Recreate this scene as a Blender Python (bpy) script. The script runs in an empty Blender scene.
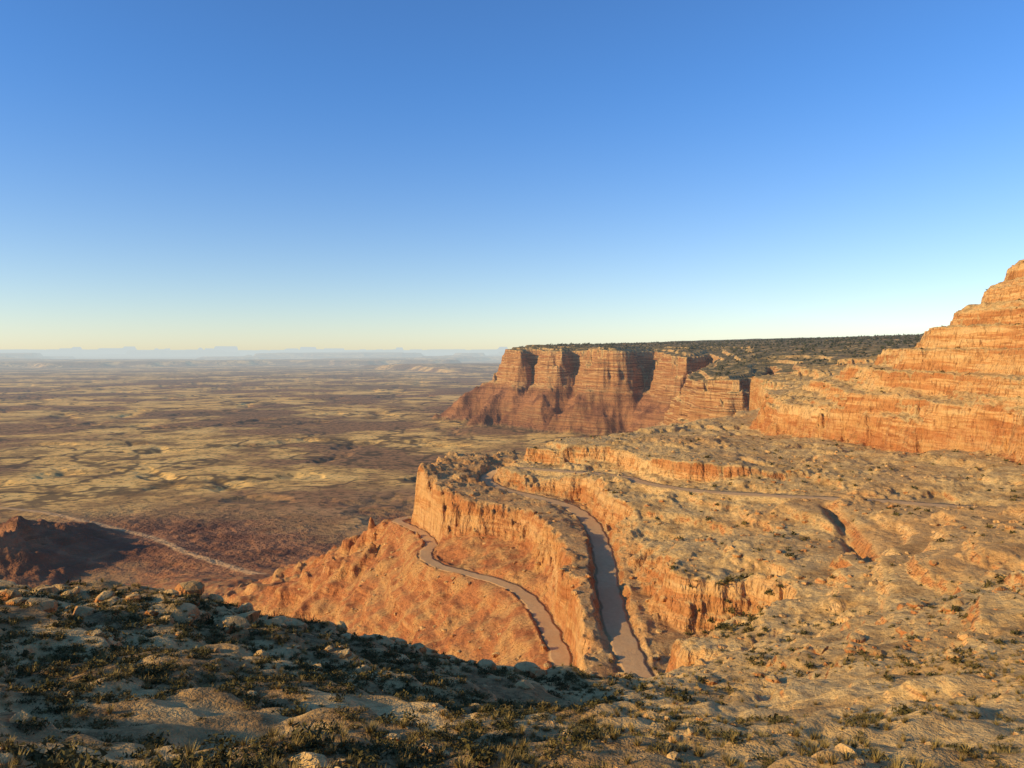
import bpy, math, numpy as np, time
T0=time.time()
sc=bpy.context.scene
rng=np.random.RandomState(7)
PERM=rng.permutation(256).astype(np.int32); PERM=np.concatenate([PERM,PERM])
ang=rng.rand(256)*2*np.pi; GX=np.cos(ang).astype(np.float32); GY=np.sin(ang).astype(np.float32)
def pn(x,y):
    xf=np.floor(x); yf=np.floor(y)
    xi=xf.astype(np.int64)&255; yi=yf.astype(np.int64)&255
    fx=(x-xf).astype(np.float32); fy=(y-yf).astype(np.float32)
    u=fx*fx*fx*(fx*(fx*6-15)+10); v=fy*fy*fy*(fy*(fy*6-15)+10)
    a=PERM[xi]; b=PERM[(xi+1)&255]; y1=(yi+1)&255
    h00=PERM[a+yi]; h10=PERM[b+yi]; h01=PERM[a+y1]; h11=PERM[b+y1]
    n00=GX[h00]*fx+GY[h00]*fy; n10=GX[h10]*(fx-1)+GY[h10]*fy
    n01=GX[h01]*fx+GY[h01]*(fy-1); n11=GX[h11]*(fx-1)+GY[h11]*(fy-1)
    p=n00+u*(n10-n00); q=n01+u*(n11-n01)
    return (p+v*(q-p))*1.5
def fbm(x,y,wl,octs=4,gain=0.5,seed=0.0):
    s=0;a=1.0;f=1.0/wl
    for i in range(octs):
        s=s+a*pn(x*f+seed*13.7+i*31.3,y*f-seed*7.1+i*17.9); a*=gain; f*=2.03
    return s
def ridged(x,y,wl,octs=4,gain=0.5,seed=0.0):
    s=0;a=1.0;f=1.0/wl;t=0
    for i in range(octs):
        s=s+a*(1-np.abs(pn(x*f+seed*11.7+i*29.3,y*f-seed*5.1+i*13.9))*1.6); t+=a; a*=gain; f*=2.03
    return s/t
def sstep(a,b,x):
    t=np.clip((x-a)/(b-a),0,1); return t*t*(3-2*t)
def smax(a,b,k): 
    h=np.clip(0.5+0.5*(a-b)/k,0,1); return b+(a-b)*h+k*h*(1-h)
class RBF:
    def __init__(s,pts):
        P=np.array(pts,float); s.P=P; n=len(P)
        D=np.hypot(P[:,None,0]-P[None,:,0],P[:,None,1]-P[None,:,1])
        A=np.zeros((n+3,n+3)); A[:n,:n]=-D; A[:n,n]=1; A[:n,n+1]=P[:,0]/500; A[:n,n+2]=P[:,1]/500
        A[n:,:n]=A[:n,n:].T
        s.w=np.linalg.solve(A,np.concatenate([P[:,2],[0,0,0]])); s.n=n
    def __call__(s,x,y):
        o=s.w[s.n]+s.w[s.n+1]*x/500+s.w[s.n+2]*y/500
        for i in range(s.n): o=o-s.w[i]*np.sqrt((x-s.P[i,0])**2+(y-s.P[i,1])**2+4)
        return o
def sdpoly(poly,x,y):
    P=np.array(poly,float); n=len(P); d2=np.full(x.shape,1e18); ins=np.zeros(x.shape,bool)
    for i in range(n):
        ax,ay=P[i]; bx,by=P[(i+1)%n]; ex=bx-ax; ey=by-ay
        t=np.clip(((x-ax)*ex+(y-ay)*ey)/(ex*ex+ey*ey),0,1)
        d2=np.minimum(d2,(x-ax-t*ex)**2+(y-ay-t*ey)**2)
        if by!=ay:
            c=((ay>y)!=(by>y)); xi=(bx-ax)*(y-ay)/(by-ay)+ax
            ins^=(c&(x<xi))
    d=np.sqrt(d2); return np.where(ins,d,-d)
def W(px,py,d): return ((px-512)/800*d, d, -(py-349)/800*d)

# ---------------- control data (world metres, eye at z=0) ----------------
A_pts=[(0,0,-1.8),(0,-60,0),(10,6,-6),(-10,6,-5),(-60,-20,7),(-60,10,2.5),(-72,28,-4.5),(-84,50,-13),(-38,4,-1.5),(-40,25,-11),(60,10,-14),(100,40,-20),(60,-40,-4),(-300,-200,0),(200,-200,-10),  # unseen hill on the left, added and shaped to cast shade over the foreground
 W(0,592,88),W(170,592,84),W(300,612,90),W(400,640,100),W(500,668,108),W(600,676,124),W(690,660,146),W(800,640,150),
 W(0,760,30),W(150,660,58),W(250,700,50),W(512,760,38),W(1000,760,38),W(400,690,70),W(512,705,75),W(700,705,88),W(850,690,80),W(1000,680,75),
 W(900,630,120),W(1000,600,110),W(1000,540,180),W(900,560,180),W(800,560,205),W(800,600,170),W(755,592,186),W(740,556,215),W(690,566,215),W(700,537,250),W(650,532,272),W(630,498,310),
 W(900,520,230),W(1020,515,215),W(800,520,250),W(960,507,250),W(880,502,265),W(780,497,285),W(700,491,305),W(640,484,335),W(612,476,370),
 W(560,471,395),W(515,467,415),W(680,468,370),W(750,470,345),W(850,468,325),W(950,478,280),W(800,450,400),W(700,443,460),W(650,447,455),W(600,455,440),W(545,458,450),
 W(570,445,540),W(650,431,620),W(740,420,690),W(740,434,590),W(900,452,400),W(1024,458,325),(330,900,-60),(600,900,-60)]
A=RBF(A_pts)
A_poly=[(-600,-500),(-260,-120),(-140,-20),(-112,50),(-88,88),(-60,96),(-38,92),(-24,97),(-12,106),(2,116),(14,130),(30,141),(38,150),(35,163),(46,168),(54,170),(65,176),(67,190),(58,198),(47,199),(41,206),(44,222),(44,245),(42,270),(44,300),(40,325),(42,345),(31,368),(14,382),(2,395),(-2,408),(2,432),(8,455),(22,480),(34,560),(110,640),(190,730),(330,960),(900,1100),(1500,-800),(-600,-800)]
B=RBF([(-41,398,-62.5),(-31,376,-65.5),(-19,360,-66.4),(-5,345,-66.4),(7,330,-65.8),(15,308,-65.6),(19,270,-65.4),(19,225,-65.6),(18,190,-66.8),(18,170,-69.5),(40,300,-68),(30,170,-70),(0,390,-67),(-12,410,-66),(-34,440,-62),(-20,450,-62.5),(-28,418,-62),(20,480,-64)])
B_poly=[(-43,394),(-37,384),(-30,374),(-19,357),(-8,346),(3,335),(10,322),(16,305),(17,285),(20,262),(19,240),(20,215),(18,190),(19,172),(20,160),(60,160),(60,400),(40,490),(10,482),(-22,472),(-38,450),(-44,420)]
E_poly=[(11,438),(28,426),(52,416),(62,394),(62,362),(70,338),(90,324),(130,318),(170,400),(110,520),(40,500)]
C=RBF([(184,600,-44),(192,520,-39),(202,430,-33),(215,330,-26),(224,250,-20),(250,600,-24),(306,620,-2),W(925,338,450),W(940,324,450),W(952,320,450),W(980,307,450),W(990,292,450),W(1009,283,450),W(1017,260,447),W(1040,246,445),W(1100,205,440),W(920,348,500),W(870,360,600),W(830,377,650),
  W(1024,386,345),W(1024,335,392),W(1000,352,400),W(930,376,450),W(850,392,520),W(780,405,585),(400,600,20),(420,450,80),(320,250,20),(280,100,0),(380,-100,10),(600,200,70),(600,700,5),(230,760,-48),(500,1000,-5),(700,-400,30)])
C_poly=[(330,1100),(260,790),(196,622),(188,565),(194,520),(192,470),(200,430),(198,390),(210,350),(208,310),(218,250),(238,160),(264,60),(300,-100),(300,-700),(1500,-700),(1500,1100)]
T_pts=[(12,200,-80.3),(5,255,-81),(-16,300,-85.2),(-37,345,-88.2),(-55,410,-91),(-62,470,-103),(-33,372,-83),(-16,338,-81),(0,312,-79),(9,285,-77.5),(14,250,-76.5),(14,215,-76.5),
 (-20,220,-97),(-28,260,-96),(-60,300,-112),(-100,350,-133),(-110,500,-127),(-170,600,-162),(-340,873,-250),(-430,1000,-288),
 (-200,300,-205),(-100,200,-165),(-50,130,-130),(-200,100,-230),(-400,300,-300),(-400,600,-280),(-600,600,-320),(0,600,-150),(100,760,-175),(-100,800,-230),(0,1000,-290),(200,900,-230),(400,960,-200),(300,1300,-318),(-200,1200,-318),(-330,-100,-240),(-700,-300,-330),(20,150,-79),(5,162,-80),
 W(80,520,1500),W(150,537,1350),W(210,560,1180),W(252,573,1080),(-1100,1660,-332),(-900,1000,-325),(-560,1080,-331),(-800,1900,-332),(0,1900,-332),(900,1900,-332),(700,1100,-150),(0,-300,-150)]
Tt=RBF(T_pts)
D_rim=[(497,3750),(508,3680),(520,3560),(530,3660),(540,3620),(550,3480),(562,3400),(574,3460),(586,3420),(600,3240),(618,3180),(630,3400),(642,3600),(655,3700),(668,3200),(680,2880),(696,2900),(708,3100),(716,3300),(712,2900),(700,2500),(692,2260),(702,2180),(720,2050),(744,2000),(752,2200),(770,2450),(782,2250),(797,1900),(812,1950),(822,2100),(834,1750),(850,1750),(868,1500),(895,1250),(930,1000),(980,900)]
D_poly=[((p-512)/800*d+(8 if p<515 else 0),d) for p,d in D_rim]+[(1500,700),(9000,700),(9000,9000),(2500,9000),(900,6500),(330,4800),(60,4100)]
Dr=RBF([(-71,3800,20),(357,3250,19),(640,3600,4),(640,2900,-12),(540,2300,-66),(595,2000,-58),(684,1900,-50),(671,1500,-32),(598,1250,-14),(522,1000,-8),(1500,4500,50),(800,5000,32),(1300,2600,25),(1100,1800,15),(2050,5000,62),(2040,4000,72),(5000,5000,130),(6000,900,100),(300,4200,22),(1000,3400,18)])

def catmull(P,step):
    P=np.array(P,float); P=np.vstack([2*P[0]-P[1],P,2*P[-1]-P[-2]]); out=[]
    for i in range(1,len(P)-2):
        n=max(2,int(np.linalg.norm(P[i+1,:2]-P[i,:2])/step))
        for k in range(n):
            t=k/n
            out.append(0.5*((2*P[i])+(-P[i-1]+P[i+1])*t+(2*P[i-1]-5*P[i]+4*P[i+1]-P[i+2])*t*t+(-P[i-1]+3*P[i]-3*P[i+1]+P[i+2])*t**3))
    out.append(P[-2]); return np.array(out)
road_pts=[W(1150,520,215),W(1060,512,235),W(960,507,250),W(880,501,265),W(780,496,285),W(700,491,305),W(650,484,332),W(628,478,355),W(600,474,377),W(560,471,395),W(520,468,412),W(503,468,424),W(490,474,420),W(487,481,404),W(505,490,383),W(540,498,362),W(572,508,341),W(592,525,310),W(602,550,272),W(608,585,233),W(615,620,205),W(630,655,182),
 (27,165,-70.3),(22,152,-71.8),(12,149,-74),(7,158,-76.5),(10,175,-78),W(563,665,200),W(551,635,222),W(532,602,255),W(505,584,280),W(470,574,300),W(437,565,320),W(425,555,340),W(431,543,362),W(420,532,385),W(404,524,410),W(398,520,430),(-56,470,-98),(-80,520,-112)]
ROAD=catmull(road_pts,4.0)
vroad_pts=[(-1500,1850,-330),(-1100,1680,-330),W(40,512,1580),W(80,520,1500),W(150,537,1350),W(185,552,1240),W(210,560,1180),W(252,573,1080),(-290,1020,-290),(-200,980,-285)]
VROAD=catmull(vroad_pts,30)
GASH=np.array([W(828,500,262),W(842,515,240),W(858,532,215),W(872,550,195)])
def roaddist(R,x,y,maxd):
    dm=np.full(x.shape,1e9); zr=np.zeros(x.shape)
    for i in range(len(R)-1):
        a=R[i];b=R[i+1]
        m=np.nonzero((x>min(a[0],b[0])-maxd)&(x<max(a[0],b[0])+maxd)&(y>min(a[1],b[1])-maxd)&(y<max(a[1],b[1])+maxd))[0]
        if len(m)==0: continue
        xx=x[m];yy=y[m]; ex,ey=b[0]-a[0],b[1]-a[1]
        t=np.clip(((xx-a[0])*ex+(yy-a[1])*ey)/(ex*ex+ey*ey),0,1)
        d=np.hypot(xx-a[0]-t*ex,yy-a[1]-t*ey); z=a[2]+t*(b[2]-a[2])
        c=d<dm[m]; mm=m[c]; dm[mm]=d[c]; zr[mm]=z[c]
    return dm,zr
def terrace(h,L,w,amt):
    q=h/L; n=np.floor(q); f=q-n
    t=np.clip((f-0.5)/w+0.5,0,1); t=t*t*(3-2*t)
    return h+(( n+t)*L-h)*amt
def H(x,y):
    N=len(x); r=np.hypot(x,y)
    valley=-330+fbm(x,y,900,4,seed=3)*7*np.clip(r/1500,0.2,1)-12*np.clip(ridged(x,y,700,5,seed=9)-0.76,0,1)*np.clip(9000/r,0,1)*6
    h=valley.copy(); road=np.zeros(N); val=np.ones(N); red=np.zeros(N); cat=np.zeros(N,int)
    m=np.nonzero((r<11000)&(r>700)&(x>-1500))[0]
    if len(m):
        X=x[m];Y=y[m]; nz=fbm(X,Y,330,5,0.55,seed=21)
        sd=sdpoly(D_poly,X,Y)+nz*46-np.abs(pn(X/75,Y/75))*18+6
        s=-sd
        g=ridged(X,Y,240,3,0.4,seed=5)
        s2=np.clip(s+(0.78-g)*np.clip(s-40,0,150)*0.8,0,None)
        nn=fbm(X,Y,50,4,0.6,seed=8)*6
        s2=np.where(s>0,np.clip(s2+nn,0,None),0)
        dep=np.interp(s2,[0,4,16,20,34,40,54,58,84,92,110,240,320,900],[0,26,32,62,70,104,112,142,156,170,186,300,345,420])
        top=Dr(X,Y)+fbm(X,Y,300,3,seed=2)*6
        top=top-np.interp(np.clip(sd,0,400),[0,40,45,110,118,400],[26,24,14,12,3,0])*0.8
        hh=top-dep
        hn=smax(hh,h[m],14)
        w=sstep(-10,16,hh-h[m]+8*pn(X/50,Y/50))
        h[m]=hn; val[m]=1-w; red[m]=w*sstep(135,175,dep)
        cat[m]=np.where((hh-h[m]>-8)&(w>0.5),2,cat[m])
    m=np.nonzero((r<2300)&((x<300)|(r<1250)))[0]
    if len(m):
        X=x[m];Y=y[m];R=r[m]
        fade=1-sstep(1500,2250,R)
        t=Tt(X,Y)
        gul=ridged(X+20*pn(X/90,Y/90),Y,62,4,0.45,seed=1)
        rockt=1-sstep(700,950,R)
        t=t+((gul-0.72)*np.clip((-92-t)/35,0,1)*17+fbm(X,Y,11,4,0.6,seed=19)*0.9)*(0.25+0.75*rockt)
        for kx,ky,kr,kh in [(-70,426,7,9),(-80,432,7,7),(-90,446,8,5),(-78,398,10,4),(-96,420,9,4),(-122,505,14,4)]:
            t=t+kh*(1-sstep(0.5,1.2,np.hypot(X-kx,Y-ky)/kr+0.35*pn(X/5,Y/5)))
        t=terrace(t+fbm(X,Y,30,3,seed=4)*1.5,8,0.4,0.36*np.clip((-88-t)/10,0,1)*rockt)
        t=terrace(t+fbm(X,Y,12,2,seed=44)*0.5,2.4,0.5,0.35*rockt)
        hx=X+40*pn(X/260+3,Y/260); hy=Y+40*pn(X/200,Y/200+7)
        bw=np.exp(-np.abs((hx+765)/105)**2.2-((hy-1240)/150)**2)*60+np.exp(-((hx+560)/100)**2-((hy-1010)/60)**2)*16+np.exp(-((hx+930)/170)**2-((hy-1090)/80)**2)*34
        t=t+bw*(0.9+(ridged(X,Y,110,4,0.5,seed=6)-0.6)*0.8)
        tz=smax(t,h[m],12); wT=sstep(-4,10,t-h[m])*fade
        hb=h[m]+(tz-h[m])*fade
        cm=np.where(wT>0.5,1,cat[m])
        rd=np.maximum(red[m],wT); vv=val[m]*(1-wT)
        nf=np.nonzero(R<1300)[0]
        X=X[nf];Y=Y[nf];hN=hb[nf];rdN=rd[nf];vN=vv[nf];cN=cm[nf]
        n1=fbm(X,Y,26,5,0.55,seed=11); n2=fbm(X,Y,7,3,0.6,seed=12); n3=fbm(X,Y,16,3,0.55,seed=71)
        blk=np.abs(pn(X/11.0+3,Y/11.0))+0.45*np.abs(pn(X/4.6,Y/4.6))+0.3*np.abs(pn(X/2.1+9,Y/2.1))
        RR=np.hypot(X,Y)
        sd=sdpoly(B_poly,X,Y)+n1*2.8-blk*4.2+n3*1.8+2.3
        crag=np.clip(fbm(X,Y,14,4,0.55,seed=51)+0.15,0,1)*sstep(360,395,Y)*(X<2)
        sb=B(X,Y)+n1*1.1+n2*0.4+crag*2.2; sb=terrace(sb,1.6,0.4,0.5)
        u=np.clip((sd+8)/8+n2*0.06+n3*0.10,0,1)
        u=np.interp(u,[0,0.2,0.32,0.42,0.55,0.63,0.8,1],[0,0.24,0.3,0.5,0.58,0.78,0.93,1])
        hN=np.where(u>0,hN+(np.maximum(sb,hN)-hN)*u,hN)
        rdN=np.where(u>0.93,0.45,np.where(u>0.25,0.7,rdN)); vN=vN*(1-u); cN=np.where(u>0.5,1,cN)
        sd=sdpoly(A_poly,X,Y)+n1*3.4-blk*3.2+n3*1.6+1.6
        a=A(X,Y)
        amp=np.clip(RR/120,0.15,1)
        a=a+(fbm(X,Y,44,3,0.40,seed=14)*2.7)*amp
        a=a-1.9*amp*np.clip(ridged(X,Y,55,4,seed=15)-0.74,0,1)*4
        se=sdpoly(E_poly,X,Y)+n1*2-blk*2+n3*1.5+1
        ue=np.interp(np.clip((se+5)/5+n3*0.05,0,1),[0,0.3,0.45,0.6,1],[0,0.35,0.5,0.92,1]); a=a+ue*7*(1-sstep(75,130,X))*(1-sstep(455,520,Y))
        jn=n2*0.4+n3*0.3; tm=0.3+0.45*np.clip(pn(X/60,Y/60)+0.3,0,1)
        a=terrace(a+jn,3.4,0.33,tm); a=terrace(a+jn*0.4,0.95,0.4,0.38)
        a=a+n2*0.10*np.clip(RR/60,0.7,1.3)
        dg,_=roaddist(GASH,X,Y,10); a=a-3.2*np.exp(-(dg/(2.2+n2*0.5))**2)
        w0=7
        u=np.clip((sd+w0)/w0+n2*0.06+n3*0.09,0,1)
        u=np.interp(u,[0,0.18,0.3,0.42,0.56,0.66,0.82,1],[0,0.24,0.3,0.52,0.58,0.8,0.93,1])
        hN=np.where(u>0,hN+(a-hN)*u,hN)
        rdN=rdN*(1-sstep(0.35,0.9,u)); rdN=np.where((u>0.05)&(u<0.95)&(RR<1000),np.maximum(rdN,0.3),rdN); vN=vN*(1-u); cN=np.where(u>0.5,3,cN)
        sd=sdpoly(C_poly,X,Y)+n1*4.0-blk*1.8+n3*1.5
        c=C(X,Y)+fbm(X,Y,60,4,0.5,seed=17)*3.0
        lm=0.62+0.33*np.clip(pn(X/45+5,Y/45)*1.5+0.3,0,1)
        c=terrace(c+n2*0.7+n3*1.2,12,0.34,lm); c=terrace(c+n1*0.9,4.2,0.35,0.65); c=terrace(c+n2*0.4,1.5,0.4,0.45)+n2*0.4
        u=np.clip((sd+10)/10+n2*0.04+n3*0.05,0,1)
        u=np.interp(u,[0,0.25,0.35,0.45,0.52,0.62,0.68,0.85,1],[0,0.12,0.35,0.42,0.62,0.68,0.88,0.95,1])
        mx=np.maximum(c,hN)
        hN=np.where(u>0,hN+(mx-hN)*u,hN)
        rdN=np.where((u>0.02)&(u<0.66),0.9,rdN); rdN=np.where(u>=0.66,0.0,rdN); vN=vN*(1-np.minimum(1,u*4)); cN=np.where(u>0.1,4,cN)
        dm,zr=roaddist(ROAD,X,Y,18)
        hw=3.4+0.5*pn(X/9,Y/9)-0.6*(zr<-76)
        sh=np.where(zr>hN,np.where(zr<-76,9.0,4.0),2.4)
        wr=1-sstep(hw,hw+sh,dm+n2*0.5)
        hN=hN*(1-wr)+(zr+0.04*n2)*wr
        hN=hN+0.6*np.exp(-((dm-hw-1.1)/0.6)**2)*np.clip(0.5+n2*1.3,0,1.3)
        roadN=1-sstep(hw-0.6,hw+0.4,dm+n2*0.45)
        cN=np.where(roadN>0.5,5,cN)
        hb[nf]=hN; rd[nf]=rdN; vv[nf]=vN; cm[nf]=cN; rr=road[m]; rr[nf]=roadN
        dm,zr=roaddist(VROAD,x[m],y[m],60)
        wr=1-sstep(9,40,dm); hb=hb*(1-wr)+zr*wr
        vr=(1-sstep(3.5,10,dm+3*pn(x[m]/30,y[m]/30)))*0.8
        rr=np.maximum(rr,vr); cm=np.where(vr>0.4,6,cm)
        h[m]=hb; red[m]=rd; val[m]=vv; cat[m]=cm; road[m]=rr
    m=np.nonzero(r>9000)[0]
    if len(m):
        X=x[m];Y=y[m]; n=fbm(X,Y,9000,4,seed=33)
        up=sstep(0.12,0.17,n)*sstep(9500,14000,r[m])
        h[m]+=up*85+sstep(0.35,0.38,n)*120*sstep(20000,30000,r[m])
        n=fbm(X,Y,5200,3,seed=61); h[m]+=sstep(0.62,0.66,n)*300*sstep(38000,45000,r[m])*(r[m]<100000)
        red[m]=np.maximum(red[m],4*up*(1-up))
    return h,road,val,red,cat

azf=np.linspace(-36,36,1150); azr=36+ (np.linspace(0,1,91)[1:]**1.2)*144
az=np.radians(np.concatenate([-azr[::-1][1:],azf,azr]))
def seg(a,b,k): n=int(math.log(b/a)/k); return a*np.exp(np.linspace(0,1,n,endpoint=False)*math.log(b/a))
rad=np.concatenate([seg(1,20,.02),seg(20,700,.0031),seg(700,6500,.0045),seg(6500,130000,.02),[130000]])
nr=len(rad);na=len(az)
RR,AA=np.meshgrid(rad,az,indexing='ij'); x=(RR*np.sin(AA)).ravel(); y=(RR*np.cos(AA)).ravel()
h,road,val,red,cat=H(x,y)
print('verts',len(x),'t',time.time()-T0)
co=np.stack([x,y,h],1).astype(np.float32)
def soil_shade_f(x,y): return (1-sstep(-6,14,x-0.06*y+6*pn(x/17,y/17)))*(1-sstep(88,102,y))*sstep(-0.30,0.40,fbm(x,y,14,4,0.55,seed=91)+0.12*(70-y)/40)  # patchy left foreground soil, its mask also carries painted-in shade
soil_shade=np.where(np.hypot(x,y)<140,soil_shade_f(x,y),0)
zone=np.stack([road,val,red,soil_shade],1).astype(np.float32)
i=np.arange(nr-1)[:,None]*na; j=np.arange(na)[None,:]; j2=(j+1)%na
F=np.stack([(i+j),(i+j2),(i+na+j2),(i+na+j)],-1).reshape(-1,4)[:, ::-1]
fc=cat[F[:,0]]
def mkmesh(name,co,F,zone,mat,smooth=True):
    me=bpy.data.meshes.new(name); k=F.shape[1]
    me.vertices.add(len(co)); me.vertices.foreach_set('co',np.ascontiguousarray(co,dtype=np.float32).ravel())
    me.loops.add(F.size); me.loops.foreach_set('vertex_index',F.astype(np.int32).ravel())
    me.polygons.add(len(F)); me.polygons.foreach_set('loop_start',np.arange(0,F.size,k,dtype=np.int32))
    me.polygons.foreach_set('loop_total',np.full(len(F),k,np.int32))
    me.polygons.foreach_set('use_smooth',np.full(len(F),smooth))
    if zone is not None:
        at=me.color_attributes.new('zone','FLOAT_COLOR','POINT'); at.data.foreach_set('color',np.ascontiguousarray(zone,dtype=np.float32).ravel())
    me.update(calc_edges=True)
    ob=bpy.data.objects.new(name,me); sc.collection.objects.link(ob); me.materials.append(mat); return ob

class NT:
    def __init__(s,nt): s.nt=nt
    def n(s,t,**k):
        nd=s.nt.nodes.new(t)
        for a,b in k.items(): setattr(nd,a,b)
        return nd
    def set(s,sock,v):
        if isinstance(v,bpy.types.NodeSocket): s.nt.links.new(v,sock)
        else:
            if isinstance(v,tuple) and len(v)==3 and sock.type=='RGBA': v=(*v,1)
            sock.default_value=v
    def m(s,op,a,b=0.0,c=0.0,clamp=False):
        nd=s.n('ShaderNodeMath',operation=op,use_clamp=clamp); s.set(nd.inputs[0],a); s.set(nd.inputs[1],b); s.set(nd.inputs[2],c); return nd.outputs[0]
    def mix(s,f,a,b,blend='MIX'):
        nd=s.n('ShaderNodeMix',data_type='RGBA',blend_type=blend); s.set(nd.inputs[0],f); s.set(nd.inputs[6],a); s.set(nd.inputs[7],b); return nd.outputs[2]
    def noise(s,vec,scale,det=4,rough=0.55):
        nd=s.n('ShaderNodeTexNoise'); s.set(nd.inputs['Vector'],vec); nd.inputs['Scale'].default_value=scale; nd.inputs['Detail'].default_value=det; nd.inputs['Roughness'].default_value=rough; return nd.outputs[0]
    def map(s,v,a,b,c=0.0,d=1.0):
        nd=s.n('ShaderNodeMapRange',interpolation_type='SMOOTHSTEP'); s.set(nd.inputs[0],v)
        for k,q in zip((1,2,3,4),(a,b,c,d)): nd.inputs[k].default_value=q
        return nd.outputs[0]
    def vscale(s,vec,sc_):
        nd=s.n('ShaderNodeVectorMath',operation='MULTIPLY'); s.set(nd.inputs[0],vec); nd.inputs[1].default_value=sc_; return nd.outputs[0]
    def ramp(s,f,stops):
        nd=s.n('ShaderNodeValToRGB'); s.set(nd.inputs[0],f); e=nd.color_ramp.elements
        while len(e)<len(stops): e.new(0.5)
        for el,(p,c) in zip(e,stops): el.position=p; el.color=(*c,1)
        return nd.outputs[0]
def painted_haze_out(g,bsdf,pos):  # haze painted into materials as emission growing with distance from origin, no volume
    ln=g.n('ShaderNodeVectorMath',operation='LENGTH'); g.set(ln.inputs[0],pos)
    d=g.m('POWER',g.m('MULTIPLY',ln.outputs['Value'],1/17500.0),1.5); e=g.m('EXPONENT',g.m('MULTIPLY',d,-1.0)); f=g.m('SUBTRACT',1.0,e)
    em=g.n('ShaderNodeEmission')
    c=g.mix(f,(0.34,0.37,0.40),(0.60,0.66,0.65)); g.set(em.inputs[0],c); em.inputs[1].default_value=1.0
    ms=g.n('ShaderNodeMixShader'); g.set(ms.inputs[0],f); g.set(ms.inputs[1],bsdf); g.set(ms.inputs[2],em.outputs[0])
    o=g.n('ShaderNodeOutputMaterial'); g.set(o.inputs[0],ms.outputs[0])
def newmat(name):
    mt=bpy.data.materials.new(name); mt.use_nodes=True; mt.node_tree.nodes.clear(); return mt,NT(mt.node_tree)

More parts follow.
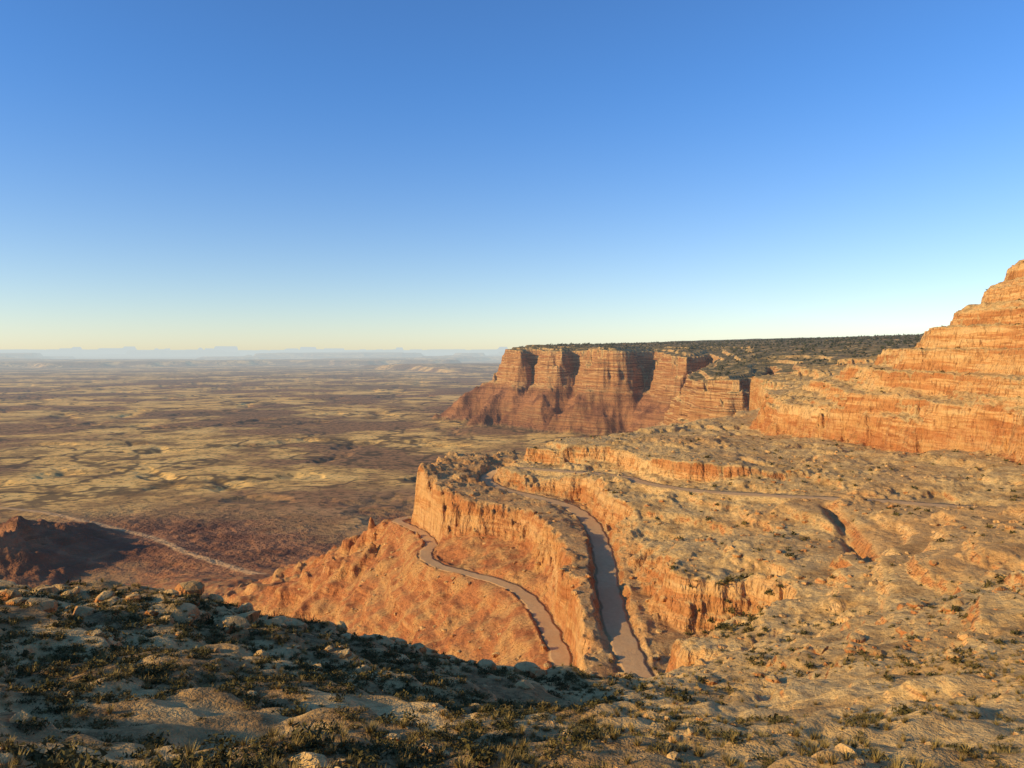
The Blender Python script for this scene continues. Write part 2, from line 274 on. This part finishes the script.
def terrain_mat():
    mt,g=newmat('desert_terrain')
    geo=g.n('ShaderNodeNewGeometry'); pos=geo.outputs['Position']
    nx=g.n('ShaderNodeSeparateXYZ'); g.set(nx.inputs[0],geo.outputs['Normal']); NZ=nx.outputs[2]
    at=g.n('ShaderNodeAttribute',attribute_name='zone'); zs=g.n('ShaderNodeSeparateColor'); g.set(zs.inputs[0],at.outputs['Color'])
    ROADW,VAL,RED=zs.outputs[0],zs.outputs[1],zs.outputs[2]; SOIL_SHADE=at.outputs['Alpha']
    ln=g.n('ShaderNodeVectorMath',operation='LENGTH'); g.set(ln.inputs[0],pos); dist=ln.outputs['Value']
    nb=g.noise(pos,0.012,2); nm=g.noise(pos,0.09,5,0.62); nf=g.noise(pos,0.9,5,0.66); nff=g.noise(pos,6.0,2,0.6)
    st1=g.noise(g.vscale(pos,(0.05,0.05,0.62)),1.0,4,0.6)
    st3=g.noise(g.vscale(pos,(0.012,0.012,0.17)),1.0,3,0.55)
    st2=g.noise(g.vscale(pos,(0.0016,0.0016,0.085)),1.0,4,0.65)
    crack=g.noise(g.vscale(pos,(0.5,0.5,0.14)),1.0,3,0.65)
    top=g.ramp(nm,[(0.3,(0.42,0.23,0.08)),(0.45,(0.62,0.38,0.145)),(0.6,(0.74,0.48,0.195)),(0.75,(0.57,0.31,0.11))])
    top=g.mix(g.map(nf,0.44,0.68,0.0,0.6),top,(0.31,0.16,0.055))
    top=g.mix(g.map(nb,0.5,0.66,0,0.5),top,(0.57,0.28,0.095))
    cl=g.ramp(st1,[(0.3,(0.32,0.12,0.04)),(0.44,(0.60,0.275,0.095)),(0.54,(0.74,0.42,0.165)),(0.64,(0.54,0.225,0.075)),(0.78,(0.68,0.38,0.145))])
    cl=g.mix(g.map(st3,0.52,0.56,0,0.7),cl,(0.46,0.155,0.048))
    cl=g.mix(g.map(st3,0.46,0.42,0,0.65),cl,(0.78,0.50,0.215))
    cl=g.mix(g.map(nm,0.4,0.7,0.0,0.5),cl,(0.62,0.32,0.115))
    cl=g.mix(g.map(crack,0.5,0.7,0,0.7),cl,(0.23,0.09,0.03))
    steep=g.map(NZ,0.60,0.86,1.0,0.0)
    near=g.mix(steep,top,cl)
    rb=g.ramp(st1,[(0.35,(0.30,0.098,0.036)),(0.5,(0.51,0.19,0.066)),(0.65,(0.40,0.13,0.045))])
    rb=g.mix(g.map(nm,0.42,0.62,0,0.8),rb,(0.58,0.31,0.11))
    rb=g.mix(g.map(nf,0.45,0.68,0,0.6),rb,(0.24,0.095,0.034))
    far_cl=g.ramp(st2,[(0.34,(0.15,0.052,0.022)),(0.42,(0.60,0.31,0.12)),(0.48,(0.30,0.10,0.038)),(0.54,(0.72,0.43,0.18)),(0.60,(0.20,0.066,0.028)),(0.66,(0.60,0.31,0.12)),(0.74,(0.28,0.105,0.04))])
    far_cl=g.mix(g.map(nb,0.4,0.7,0,0.4),far_cl,(0.38,0.16,0.06))
    farm=g.map(dist,800,1500)
    near=g.mix(g.m('MULTIPLY',farm,steep),near,far_cl)
    rbf=g.mix(g.map(nb,0.38,0.6),(0.19,0.078,0.038),(0.38,0.165,0.07))
    rbf=g.mix(g.map(st2,0.45,0.55,0,0.5),rbf,(0.16,0.06,0.03))
    rb=g.mix(farm,rb,rbf)
    col=g.mix(g.m('MULTIPLY',RED,g.map(NZ,0.35,0.7,0.55,1.0)),near,rb)
    fv=g.noise(pos,0.03,3,0.7)
    ft=g.m('MULTIPLY',g.m('MULTIPLY',farm,g.m('SUBTRACT',1.0,RED,clamp=True)),g.map(NZ,0.86,0.97))
    col=g.mix(g.m('MULTIPLY',ft,g.map(fv,0.36,0.52,0.2,0.85)),col,(0.085,0.08,0.036))
    vo=g.n('ShaderNodeTexVoronoi',feature='F1'); g.set(vo.inputs['Vector'],pos); vo.inputs['Scale'].default_value=0.35
    sp=g.map(vo.outputs['Distance'],0.2,0.34,1.0,0.0)
    sp=g.m('MULTIPLY',sp,g.m('MULTIPLY',g.map(NZ,0.7,0.9),g.map(nm,0.5,0.62)))
    sp=g.m('MULTIPLY',sp,g.map(dist,160,300,0.0,0.45))
    col=g.mix(sp,col,(0.12,0.09,0.04))
    px=g.vscale(pos,(1,1,0))
    v1=g.noise(px,0.0013,5,0.6); v2=g.noise(px,0.0055,5,0.66); v3=g.noise(px,0.05,3,0.6); v4=g.noise(g.vscale(pos,(0.6,1.4,0)),0.0007,4,0.55)
    vc=g.ramp(v2,[(0.36,(0.27,0.15,0.048)),(0.44,(0.55,0.31,0.095)),(0.51,(0.92,0.53,0.145)),(0.64,(0.98,0.60,0.185)),(0.78,(0.70,0.38,0.12))])
    vd=g.mix(g.map(v3,0.4,0.62),(0.42,0.205,0.08),(0.20,0.11,0.044))
    vc=g.mix(g.map(v1,0.45,0.54,1.0,0.0),vc,vd)
    vc=g.mix(g.map(v4,0.53,0.62,0,0.6),vc,(0.25,0.14,0.06))
    wn=g.noise(px,0.0021,4,0.55); wa=g.m('ABSOLUTE',g.m('SUBTRACT',wn,0.5)); ww=g.map(wa,0.005,0.02,0.85,0.0)
    vc=g.mix(ww,vc,(0.11,0.068,0.03))
    vr=g.mix(g.map(v2,0.42,0.6),(0.42,0.18,0.07),(0.66,0.35,0.14))
    vc=g.mix(g.map(dist,1400,2200,0.75,0.0),vc,vr)
    vs=g.m('MULTIPLY',g.map(v3,0.52,0.60,0,0.65),g.map(dist,1500,6000,1.0,0.3))
    vc=g.mix(vs,vc,(0.12,0.08,0.034))
    col=g.mix(VAL,col,vc)
    sl=g.mix(g.map(nf,0.4,0.62),(0.38,0.205,0.075),(0.18,0.10,0.037))  # soil colour, darkened and browned to deepen the foreground shade
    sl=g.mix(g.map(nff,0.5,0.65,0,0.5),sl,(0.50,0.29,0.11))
    col=g.mix(g.m('MULTIPLY',SOIL_SHADE,g.map(NZ,0.7,0.9,0.2,0.9)),col,sl)
    rc=g.ramp(nf,[(0.3,(0.58,0.335,0.145)),(0.7,(0.70,0.43,0.20))])
    rc=g.mix(g.map(nm,0.4,0.65,0,0.5),rc,(0.60,0.32,0.13))
    col=g.mix(ROADW,col,rc)
    b=g.n('ShaderNodeBsdfPrincipled'); g.set(b.inputs['Base Color'],col); b.inputs['Roughness'].default_value=0.95; b.inputs['Specular IOR Level'].default_value=0.1
    hgt=g.m('ADD',g.m('MULTIPLY',nf,0.65),g.m('MULTIPLY',nff,0.12))
    hgt=g.m('ADD',hgt,g.m('MULTIPLY',g.m('MULTIPLY',st1,steep),1.2))
    hgt=g.m('ADD',hgt,g.m('MULTIPLY',g.m('MULTIPLY',crack,steep),3.0))
    hgt=g.m('ADD',hgt,g.m('MULTIPLY',nm,1.5))
    hgt=g.m('MULTIPLY',hgt,g.m('SUBTRACT',1.0,g.m('MULTIPLY',ROADW,0.8)))
    fb=g.m('MULTIPLY',g.m('ADD',g.m('MULTIPLY',g.m('MULTIPLY',st2,steep),24.0),g.m('MULTIPLY',g.noise(g.vscale(pos,(0.03,0.03,0.008)),1.0,4,0.65),20.0)),g.m('MULTIPLY',farm,g.m('SUBTRACT',1.0,VAL)))
    hgt=g.m('ADD',hgt,fb)
    bp=g.n('ShaderNodeBump'); bp.inputs['Strength'].default_value=0.95; bp.inputs['Distance'].default_value=1.0; g.set(bp.inputs['Height'],hgt)
    g.set(b.inputs['Normal'],bp.outputs[0])
    painted_haze_out(g,b.outputs[0],pos); return mt
TM=terrain_mat()
names={0:'valley_floor',1:'talus_slope',2:'mesa',3:'rock_plateau',4:'layered_cliff',5:'dirt_road',6:'valley_road'}
for c,nm_ in names.items():
    f=F[fc==c]
    if len(f)==0: continue
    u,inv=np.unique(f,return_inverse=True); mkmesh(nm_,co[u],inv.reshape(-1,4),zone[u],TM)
print('terrain built',time.time()-T0)

def slope_ok(x,y,h,lim):
    h2,_,_,_,_=H(x+0.8,y); h3,_,_,_,_=H(x,y+0.8); return (np.abs(h2-h)<lim)&(np.abs(h3-h)<lim)
def scatter_pts(n,r0,r1,azlim,seed,lim=0.7,power=1.0,thr=-0.05,az0=None):
    rs=np.random.RandomState(seed); a=np.radians(rs.uniform(-azlim if az0 is None else az0,azlim,n)); u=rs.rand(n)
    r=(r0**power+(r1**power-r0**power)*u)**(1/power)
    X=r*np.sin(a);Y=r*np.cos(a); h,ro,v,rd,c=H(X,Y)
    cl=fbm(X,Y,22,3,seed=40)
    k=(ro<0.01)&slope_ok(X,Y,h,lim)&(cl+rs.randn(n)*0.3>thr)
    return X[k],Y[k],h[k],rs,rd[k],c[k]
def plant_template(ntri,rs,leaf,flat=0.7):
    c=rs.randn(ntri,3); c/=np.linalg.norm(c,axis=1)[:,None]; 
    lob=rs.randn(7,3)*0.36; lob[:,2]=np.abs(lob[:,2]); li=rs.randint(0,7,ntri)
    c=c*(rs.rand(ntri,1)**0.4)*0.5+lob[li]; c[:,2]=np.abs(c[:,2])*flat
    d1=rs.randn(ntri,3)*leaf; d2=rs.randn(ntri,3)*leaf
    V=np.stack([c-d1*.5,c+d1*.5,c+d2],1); V[...,2]=np.maximum(V[...,2],-0.05)
    return V
def grass_template(n,rs):
    a=rs.rand(n)*6.283; r0=rs.rand(n)*0.22; l=0.5+rs.rand(n)*0.5; sp=0.2+rs.rand(n)*0.5
    b=np.stack([r0*np.cos(a),r0*np.sin(a),0*a-0.03],1); t=np.stack([(r0+sp)*np.cos(a),(r0+sp)*np.sin(a),l],1)
    w=np.stack([-np.sin(a),np.cos(a),0*a],1)*0.05
    return np.stack([b-w,b+w,t],1)
def build_plants(name,sets,mat):
    Vs=[];Cs=[]
    for (X,Y,Zs,S,temps,rs) in sets:
        ti=rs.randint(0,len(temps),len(X)); a=rs.rand(len(X))*6.283
        for k,t in enumerate(temps):
            m=ti==k
            if not m.any(): continue
            c=np.cos(a[m])[:,None,None];s=np.sin(a[m])[:,None,None]; q=t[None]
            v=np.stack([q[...,0]*c-q[...,1]*s,q[...,0]*s+q[...,1]*c,np.broadcast_to(q[...,2],(m.sum(),)+t.shape[:2])],-1)*S[m][:,None,None,None]
            v=v+np.stack([X[m],Y[m],Zs[m]],1)[:,None,None,:]
            Vs.append(v.reshape(-1,3)); cc=np.repeat(rs.rand(m.sum()),t.shape[0]*3)
            lc=np.repeat(rs.rand(m.sum()*t.shape[0]),3)
            Cs.append(np.stack([cc,lc,cc,cc*0+1],1))
    V=np.concatenate(Vs);Cc=np.concatenate(Cs); print(name,len(V)//3)
    return mkmesh(name,V,np.arange(len(V)).reshape(-1,3),Cc,mat,False)
def plantmat(name,a,b,c):
    mt,g=newmat(name); at=g.n('ShaderNodeAttribute',attribute_name='zone'); zs=g.n('ShaderNodeSeparateColor'); g.set(zs.inputs[0],at.outputs['Color'])
    col=g.ramp(zs.outputs[0],[(0.0,a),(0.5,b),(1.0,c)]); col=g.mix(g.m('MULTIPLY',zs.outputs[1],0.5),col,(0.03,0.03,0.015))
    bs=g.n('ShaderNodeBsdfPrincipled'); g.set(bs.inputs['Base Color'],col); bs.inputs['Roughness'].default_value=0.9; bs.inputs['Specular IOR Level'].default_value=0.1
    geo=g.n('ShaderNodeNewGeometry'); painted_haze_out(g,bs.outputs[0],geo.outputs['Position']); return mt
rs=np.random.RandomState(3)
tn=[plant_template(200,rs,0.11) for _ in range(5)]; tm_=[plant_template(60,rs,0.24) for _ in range(4)]; tf=[plant_template(24,rs,0.4) for _ in range(3)]
sets=[]
X,Y,Zh,r_,rd,c=scatter_pts(2200,14,70,42,101,0.8,1.3); sets.append((X,Y,Zh-0.05,0.18+0.5*r_.rand(len(X))**2.2,tn,r_))
X,Y,Zh,r_,rd,c=scatter_pts(5000,22,95,6,111,1.0,1.6,-0.35,az0=-42); sets.append((X,Y,Zh-0.05,0.2+0.75*r_.rand(len(X))**2.2,tn,r_))
X,Y,Zh,r_,rd,c=scatter_pts(3600,60,180,40,102,0.9,1.4); sets.append((X,Y,Zh-0.05,0.25+0.75*r_.rand(len(X))**2.5,tm_,r_))
X,Y,Zh,r_,rd,c=scatter_pts(7000,170,700,40,103,0.9,1.3,0.12); k=rd<0.25; X,Y,Zh=X[k],Y[k],Zh[k]; sets.append((X,Y,Zh-0.1,0.4+1.1*r_.rand(len(X))**2.5,tf,r_))
r_=np.random.RandomState(5); X=r_.uniform(42,66,160);Y=r_.uniform(160,200,160); Zh=H(X,Y)[0]; k=Zh<-56; sets.append((X[k],Y[k],Zh[k]-0.1,0.6+1.1*r_.rand(k.sum()),tm_,r_))
build_plants('desert_shrubs',sets,plantmat('shrub_foliage',(0.09,0.075,0.024),(0.14,0.11,0.038),(0.24,0.165,0.055)))
X,Y,Zh,r_,rd,c=scatter_pts(7000,16,110,42,301,1.0,1.4,-0.1); build_plants('dry_grass_tufts',[(X,Y,Zh,0.2+0.35*r_.rand(len(X)),[grass_template(40,rs) for _ in range(4)],r_)],plantmat('dry_grass',(0.36,0.24,0.08),(0.50,0.35,0.12),(0.29,0.19,0.06)))
rs=np.random.RandomState(9); n=12000
X=rs.uniform(-60,3200,n);Y=rs.uniform(1200,5600,n); sd=sdpoly(D_poly,X,Y); k=(sd>60)&(np.abs(X/Y)<0.7); X=X[k];Y=Y[k]; hh,_,_,_,_=H(X,Y)
build_plants('juniper_trees',[(X,Y,hh,2.5+2.5*rs.rand(len(X)),[plant_template(12,rs,0.6,1.0) for _ in range(4)],rs)],plantmat('juniper_foliage',(0.045,0.055,0.022),(0.065,0.065,0.03),(0.08,0.075,0.03)))
import bmesh
def rock_template(seed,sub=2):
    bm=bmesh.new(); bmesh.ops.create_icosphere(bm,subdivisions=sub,radius=1); r2=np.random.RandomState(seed)
    V=np.array([v.co[:] for v in bm.verts]); Fx=np.array([[v.index for v in f.verts] for f in bm.faces]); bm.free()
    for _ in range(9):
        n=r2.randn(3);n/=np.linalg.norm(n); d=r2.uniform(0.45,0.8); p=V@n; V=V-np.clip(p-d,0,None)[:,None]*n
    V*=np.array([1,r2.uniform(.6,.9),r2.uniform(.35,.6)]); return V,Fx
rt=[rock_template(s) for s in range(10)]
def build_rocks(name,P):
    Vs=[];Fs=[];o=0; r2=np.random.RandomState(77)
    for (x_,y_,z_,s_) in P:
        V,Fx=rt[r2.randint(10)]; a=r2.rand()*6.28; c_,s2=math.cos(a),math.sin(a)
        v=V*s_; v=np.stack([v[:,0]*c_-v[:,1]*s2,v[:,0]*s2+v[:,1]*c_,v[:,2]],1)+[x_,y_,z_+s_*0.08]
        Vs.append(v);Fs.append(Fx+o);o+=len(v)
    V=np.concatenate(Vs);Fx=np.concatenate(Fs); z=np.zeros((len(V),4))
    return mkmesh(name,V,Fx,z,TM,False)
P=[]
X,Y,Zh,r_,rd,c=scatter_pts(3600,12,120,42,201,1.2,1.3); P+=list(zip(X,Y,Zh,0.06+0.6*r_.rand(len(X))**4))
X,Y,Zh,r_,rd,c=scatter_pts(7000,100,480,40,202,2.5,1.3,-0.3); P+=list(zip(X,Y,Zh,0.25+1.5*r_.rand(len(X))**4))
big=[(190,88,2.4),(215,90,1.6),(262,88,1.5),(375,98,3.0),(395,101,2.0),(60,86,1.7),(830,33,0.9),(845,34,0.6),(650,60,.8),(560,58,.6)]
r2=np.random.RandomState(12)
for q in range(90):
    p=r2.uniform(0,540); d0=np.interp(p,[0,170,300,400,520],[84,82,86,95,105])-r2.rand()**2*26; big.append((p,d0,0.5+1.7*r2.rand()**2))
bx=np.array([(p-512)/800*d for p,d,s in big]);by=np.array([d for p,d,s in big],float); bh,_,_,_,_=H(bx,by)
P+=[(bx[i],by[i],bh[i],big[i][2]) for i in range(len(big))]
build_rocks('boulders',P)

SUN=np.array([-0.94,-0.34]); el=math.radians(17.5); azs=math.atan2(SUN[0],SUN[1])
d=np.array([math.sin(azs)*math.cos(el),math.cos(azs)*math.cos(el),math.sin(el)])
from mathutils import Vector
l=bpy.data.lights.new('sun','SUN'); l.energy=5.0; l.angle=math.radians(0.5); l.color=(1,0.76,0.36)
lo=bpy.data.objects.new('sun',l); lo.rotation_euler=Vector(d).to_track_quat('Z','Y').to_euler(); sc.collection.objects.link(lo)
w=bpy.data.worlds.new('World'); sc.world=w; w.use_nodes=True; nt=w.node_tree; nt.nodes.clear(); g=NT(nt)
sky=g.n('ShaderNodeTexSky',sky_type='NISHITA'); sky.sun_disc=False; sky.sun_elevation=el; sky.sun_rotation=azs; sky.altitude=1800; sky.air_density=1.0; sky.dust_density=0.8; sky.ozone_density=2.0
tc=g.n('ShaderNodeTexCoord'); sz=g.n('ShaderNodeSeparateXYZ'); g.set(sz.inputs[0],tc.outputs['Generated'])
tn_=g.mix(g.map(sz.outputs[2],0.0,0.34),(1.10,1.08,1.12),(0.62,1.04,1.50))
tint=g.mix(1.0,sky.outputs[0],tn_,'MULTIPLY')
bg=g.n('ShaderNodeBackground'); g.set(bg.inputs[0],tint); bg.inputs[1].default_value=0.14
o=g.n('ShaderNodeOutputWorld'); g.set(o.inputs[0],bg.outputs[0])
sc.view_settings.view_transform='Standard'; sc.view_settings.look='None'; sc.view_settings.exposure=0
cam=bpy.data.cameras.new('camera'); cam.sensor_width=36; cam.lens=36*800/1024; cam.clip_end=300000; cam.clip_start=0.3
cam.shift_y=-(384-349)/1024
co_=bpy.data.objects.new('camera',cam); co_.rotation_euler=(math.radians(90),0,0); sc.collection.objects.link(co_); sc.camera=co_
print('done',time.time()-T0)
